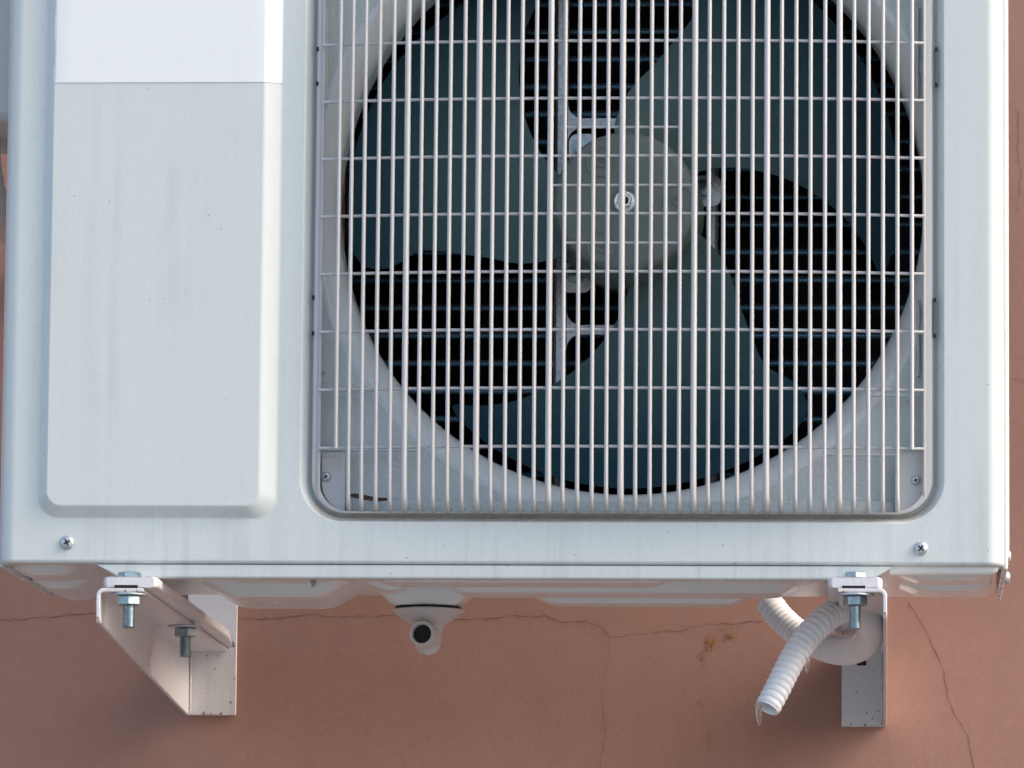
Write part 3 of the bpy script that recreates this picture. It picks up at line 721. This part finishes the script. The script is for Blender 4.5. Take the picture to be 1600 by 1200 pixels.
# left bracket
YB0 = -0.022
xw = X(150, 945, YB0); zf = Z(925, 200, YB0)
bl, rl, zf_l = bracket('white steel bracket under the left end of the unit, with two bolts', xw, 1, X(224, 925, YB0), YB0, zf, Z(972, 150, YB0), Z(1118, 300, YW), X(370, 1060, YW), X(160, 912, YB0), X(247, 912, YB0), None, X(330, 1100, YW))
def slot(rail, px0, px1, py0, py1):
    a, b = W(px0, py1, YB0), W(px1, py0, YB0); MB().box((a.x, YB0 + .0003, a.z), (b.x, YB0 + .004, b.z)).build('slot_shade', M['black'], rail, smooth=0)
slot(rl, 179, 215, 914, 920.5)
c1 = W(202, 930, YB0 + .0135)
bolt(bl, (c1.x, c1.y), zf + .0125, zf - .0019, W(200, 981, c1.y).z, .25)
YB2 = 0.30
c2 = W(290, 975, YB2); 
bolt(bl, (c2.x, c2.y), zf + .004, zf - .0019, W(292, 1027, YB2).z, .5)
# right bracket (web on the right)
YB1 = -0.022
xw2 = X(1386, 945, YB1); zf2 = Z(925.5, 1345, YB1)
brk, rr_, _ = bracket('white steel bracket under the right end of the unit, behind the ribbed hose', xw2, -1, X(1309, 925, YB1), YB1, zf2, Z(966, 1386, YB1), Z(1136, 1350, YW), X(1315, 1060, YW), X(1293, 915, YB1), X(1379, 915, YB1), None, X(1350, 1100, YW))
slot(rr_, 1316, 1352, 915, 921)
c3 = W(1336, 935, YB1 + .0135)
bolt(brk, (c3.x, c3.y), zf2 + .0125, zf2 - .0019, W(1337, 984, c3.y).z, .6)
a = W(1346, 1036, YW - .004); MB().box((a.x - .0042, YW - .0042, a.z - .0022), (a.x + .0042, YW - .0036, a.z + .0022)).build('leg_hole_shade', M['black'], brk, smooth=0)
def chips(root, mat, specs):                     # knocks and rust specks in the bracket paint
    for (px, py, Yd, r_, plane) in specs:
        c = W(px, py, Yd); n_ = random.randint(6, 9); mb = MB(); lp = []
        for q in range(n_):
            a = 2 * math.pi * q / n_; rr = r_ * PX * random.uniform(.45, 1.3)
            lp.append(c + (Vector((math.cos(a) * rr, 0, math.sin(a) * rr * 1.3))))
        mb.prism(lp, (0, -.0003, 0)); mb.build('paint_chip', mat, root, smooth=0)
yl = YW - .0005 - .0032 - .0001
rs = [(random.uniform(312, 364), random.uniform(1010, 1112), yl, random.uniform(.5, 1.5), 0) for _ in range(12)]
chips(bl, M['dirt'], rs[:6]); chips(bl, M['rust'], rs[6:] + [(345, 1115, yl, 2.2, 0), (330, 1116, yl, 1.6, 0), (366, 1060, yl, 1.5, 0), (318, 1115, yl, 2.5, 0)])
rs = [(random.uniform(1320, 1374), random.uniform(1045, 1130), yl, random.uniform(.5, 1.4), 0) for _ in range(10)]
chips(brk, M['dirt'], rs[:7]); chips(brk, M['rust'], rs[7:] + [(1330, 1132, yl, 1.6, 0), (1352, 1133, yl, 2.0, 0)])
chips(bl, M['rust'], [(152, 965, YB0 - .0002, 1.6, 0), (196, 923, YB0 - .0002, 1.8, 0), (214, 923.5, YB0 - .0002, 1.4, 0)])
chips(brk, M['rust'], [(1318, 924, YB1 - .0002, 1.5, 0), (1383, 958, YB1 - .0002, 1.5, 0)])
a = W(355, 1009, YW - .004); MB().box((a.x - .0012, YW - .0042, a.z - .0035), (a.x + .0012, YW - .0036, a.z + .0035)).build('paint_chip', M['dirt'], bl, smooth=0)

# ------------------------------------------------------------------ ribbed drain hose
hp = [W(1200, 940, .44), W(1222, 968, .43), W(1255, 995, .41), W(1292, 1013, .38), W(1326, 1017, .34), W(1354, 1003, .28), W(1360, 976, .22), W(1342, 950, .17), W(1314, 951, .135), W(1284, 972, .112), W(1258, 1000, .100), W(1236, 1034, .090), W(1214, 1078, .080), W(1199, 1106, .074)]
cl = catmull(hp, 60)
# resample evenly
acc = [0.0]
for a, b in zip(cl, cl[1:]): acc.append(acc[-1] + (b - a).length)
Ltot = acc[-1]; RP = 0.0058; per = 8; N = int(Ltot / RP * per); path = []; rads = []; j = 0
for i in range(N + 1):
    s_ = Ltot * i / N
    while j < len(acc) - 2 and acc[j + 1] < s_: j += 1
    path.append(cl[j].lerp(cl[j + 1], (s_ - acc[j]) / max(1e-9, acc[j + 1] - acc[j])))
    ph = (i % per) / per; f = s_ / Ltot
    amp = 0.0017 if f < 0.36 or f > 0.56 else 0.0008
    bump_ = max(0, math.cos(2 * math.pi * (ph - .5))) ** 1.5
    rads.append(0.0100 + 0.0016 * min(1, (1 - f) / .35) + amp * (abs(math.sin(math.pi * ph)) ** .55 - .55))
mb = MB()
hose_path = path
mb.tube(path, rads, 24, False)
# open end: rim and inner bore
end = path[-1]; td = (path[-1] - path[-6]).normalized()
mb2 = MB(); mb2.revolve(end, td, [(rads[-1], -.001), (.0098, .0004), (.0090, .0006), (.0086, 0), (.0086, -.05)], 24)
hose = mb.build('drain_hose', M['hose'], None, smooth=70, weighted=False)
tag(hose, 'white ribbed drain hose looping through the right bracket, open end hanging down', 'hose')
mb2.build('hose_mouth', M['hose'], hose, smooth=50, weighted=False)
MB().revolve(end - td * .04, td, [(.0086, 0), (.0002, 0)], 20).build('hose_bore_shade', M['black'], hose, smooth=0)
# icicles
def icicle(px, py0, py1, Y, r, label, lean=0):
    a, b = W(px, py0, Y), W(px + lean, py1, Y); L = a.z - b.z
    mb = MB(); pth = []; rad = []
    for i in range(14):
        t = i / 13; pth.append(a.lerp(b, t) + Vector((.0001 * math.sin(i * 1.7), 0, 0))); rad.append(r * (1 - .62 * t ** .7) * (1 + .04 * math.sin(i * 2.1)) if i < 13 else r * .12)
    mb.tube(pth, rad, 14); o = mb.build('icicle', M['ice'], None, smooth=70, weighted=False)
    tag(o, label, 'icicle', 'icicles hanging from the drain hose')
icicle(1184.5, 1102, 1134, .066, .0034, 'longest clear icicle, hanging from the open mouth of the hose', 2)
icicle(1261, 1028, 1051, .092, .0032, 'short clear icicle halfway down the underside of the ribbed hose', -1)
icicle(1236, 1062, 1076, .084, .0024, 'smallest clear drop of ice below the middle of the hose', 0)

# ------------------------------------------------------------------ dry leaf caught in the guard
pts = [(545, 774, 2), (556, 776, 5), (572, 779, 5.5), (588, 782, 4.5), (602, 781, 3.2), (614, 781, .8)]
up, dn, md = [], [], []
for i, (x, y, w) in enumerate(pts):
    up.append(W(x, y - w, .0072)); dn.append(W(x, y + w * .5, .0058)); md.append(W(x, y - w * .3, .0082))
leaf = MB().loft([up, md, dn], closed=False).build('dry_leaf', M['leaf'], None, smooth=60, weighted=False)
sm = leaf.modifiers.new('thickness', 'SOLIDIFY'); sm.thickness = .0004
tag(leaf, 'brown dry leaf lying in the lower left corner behind the grille bars', 'leaf')
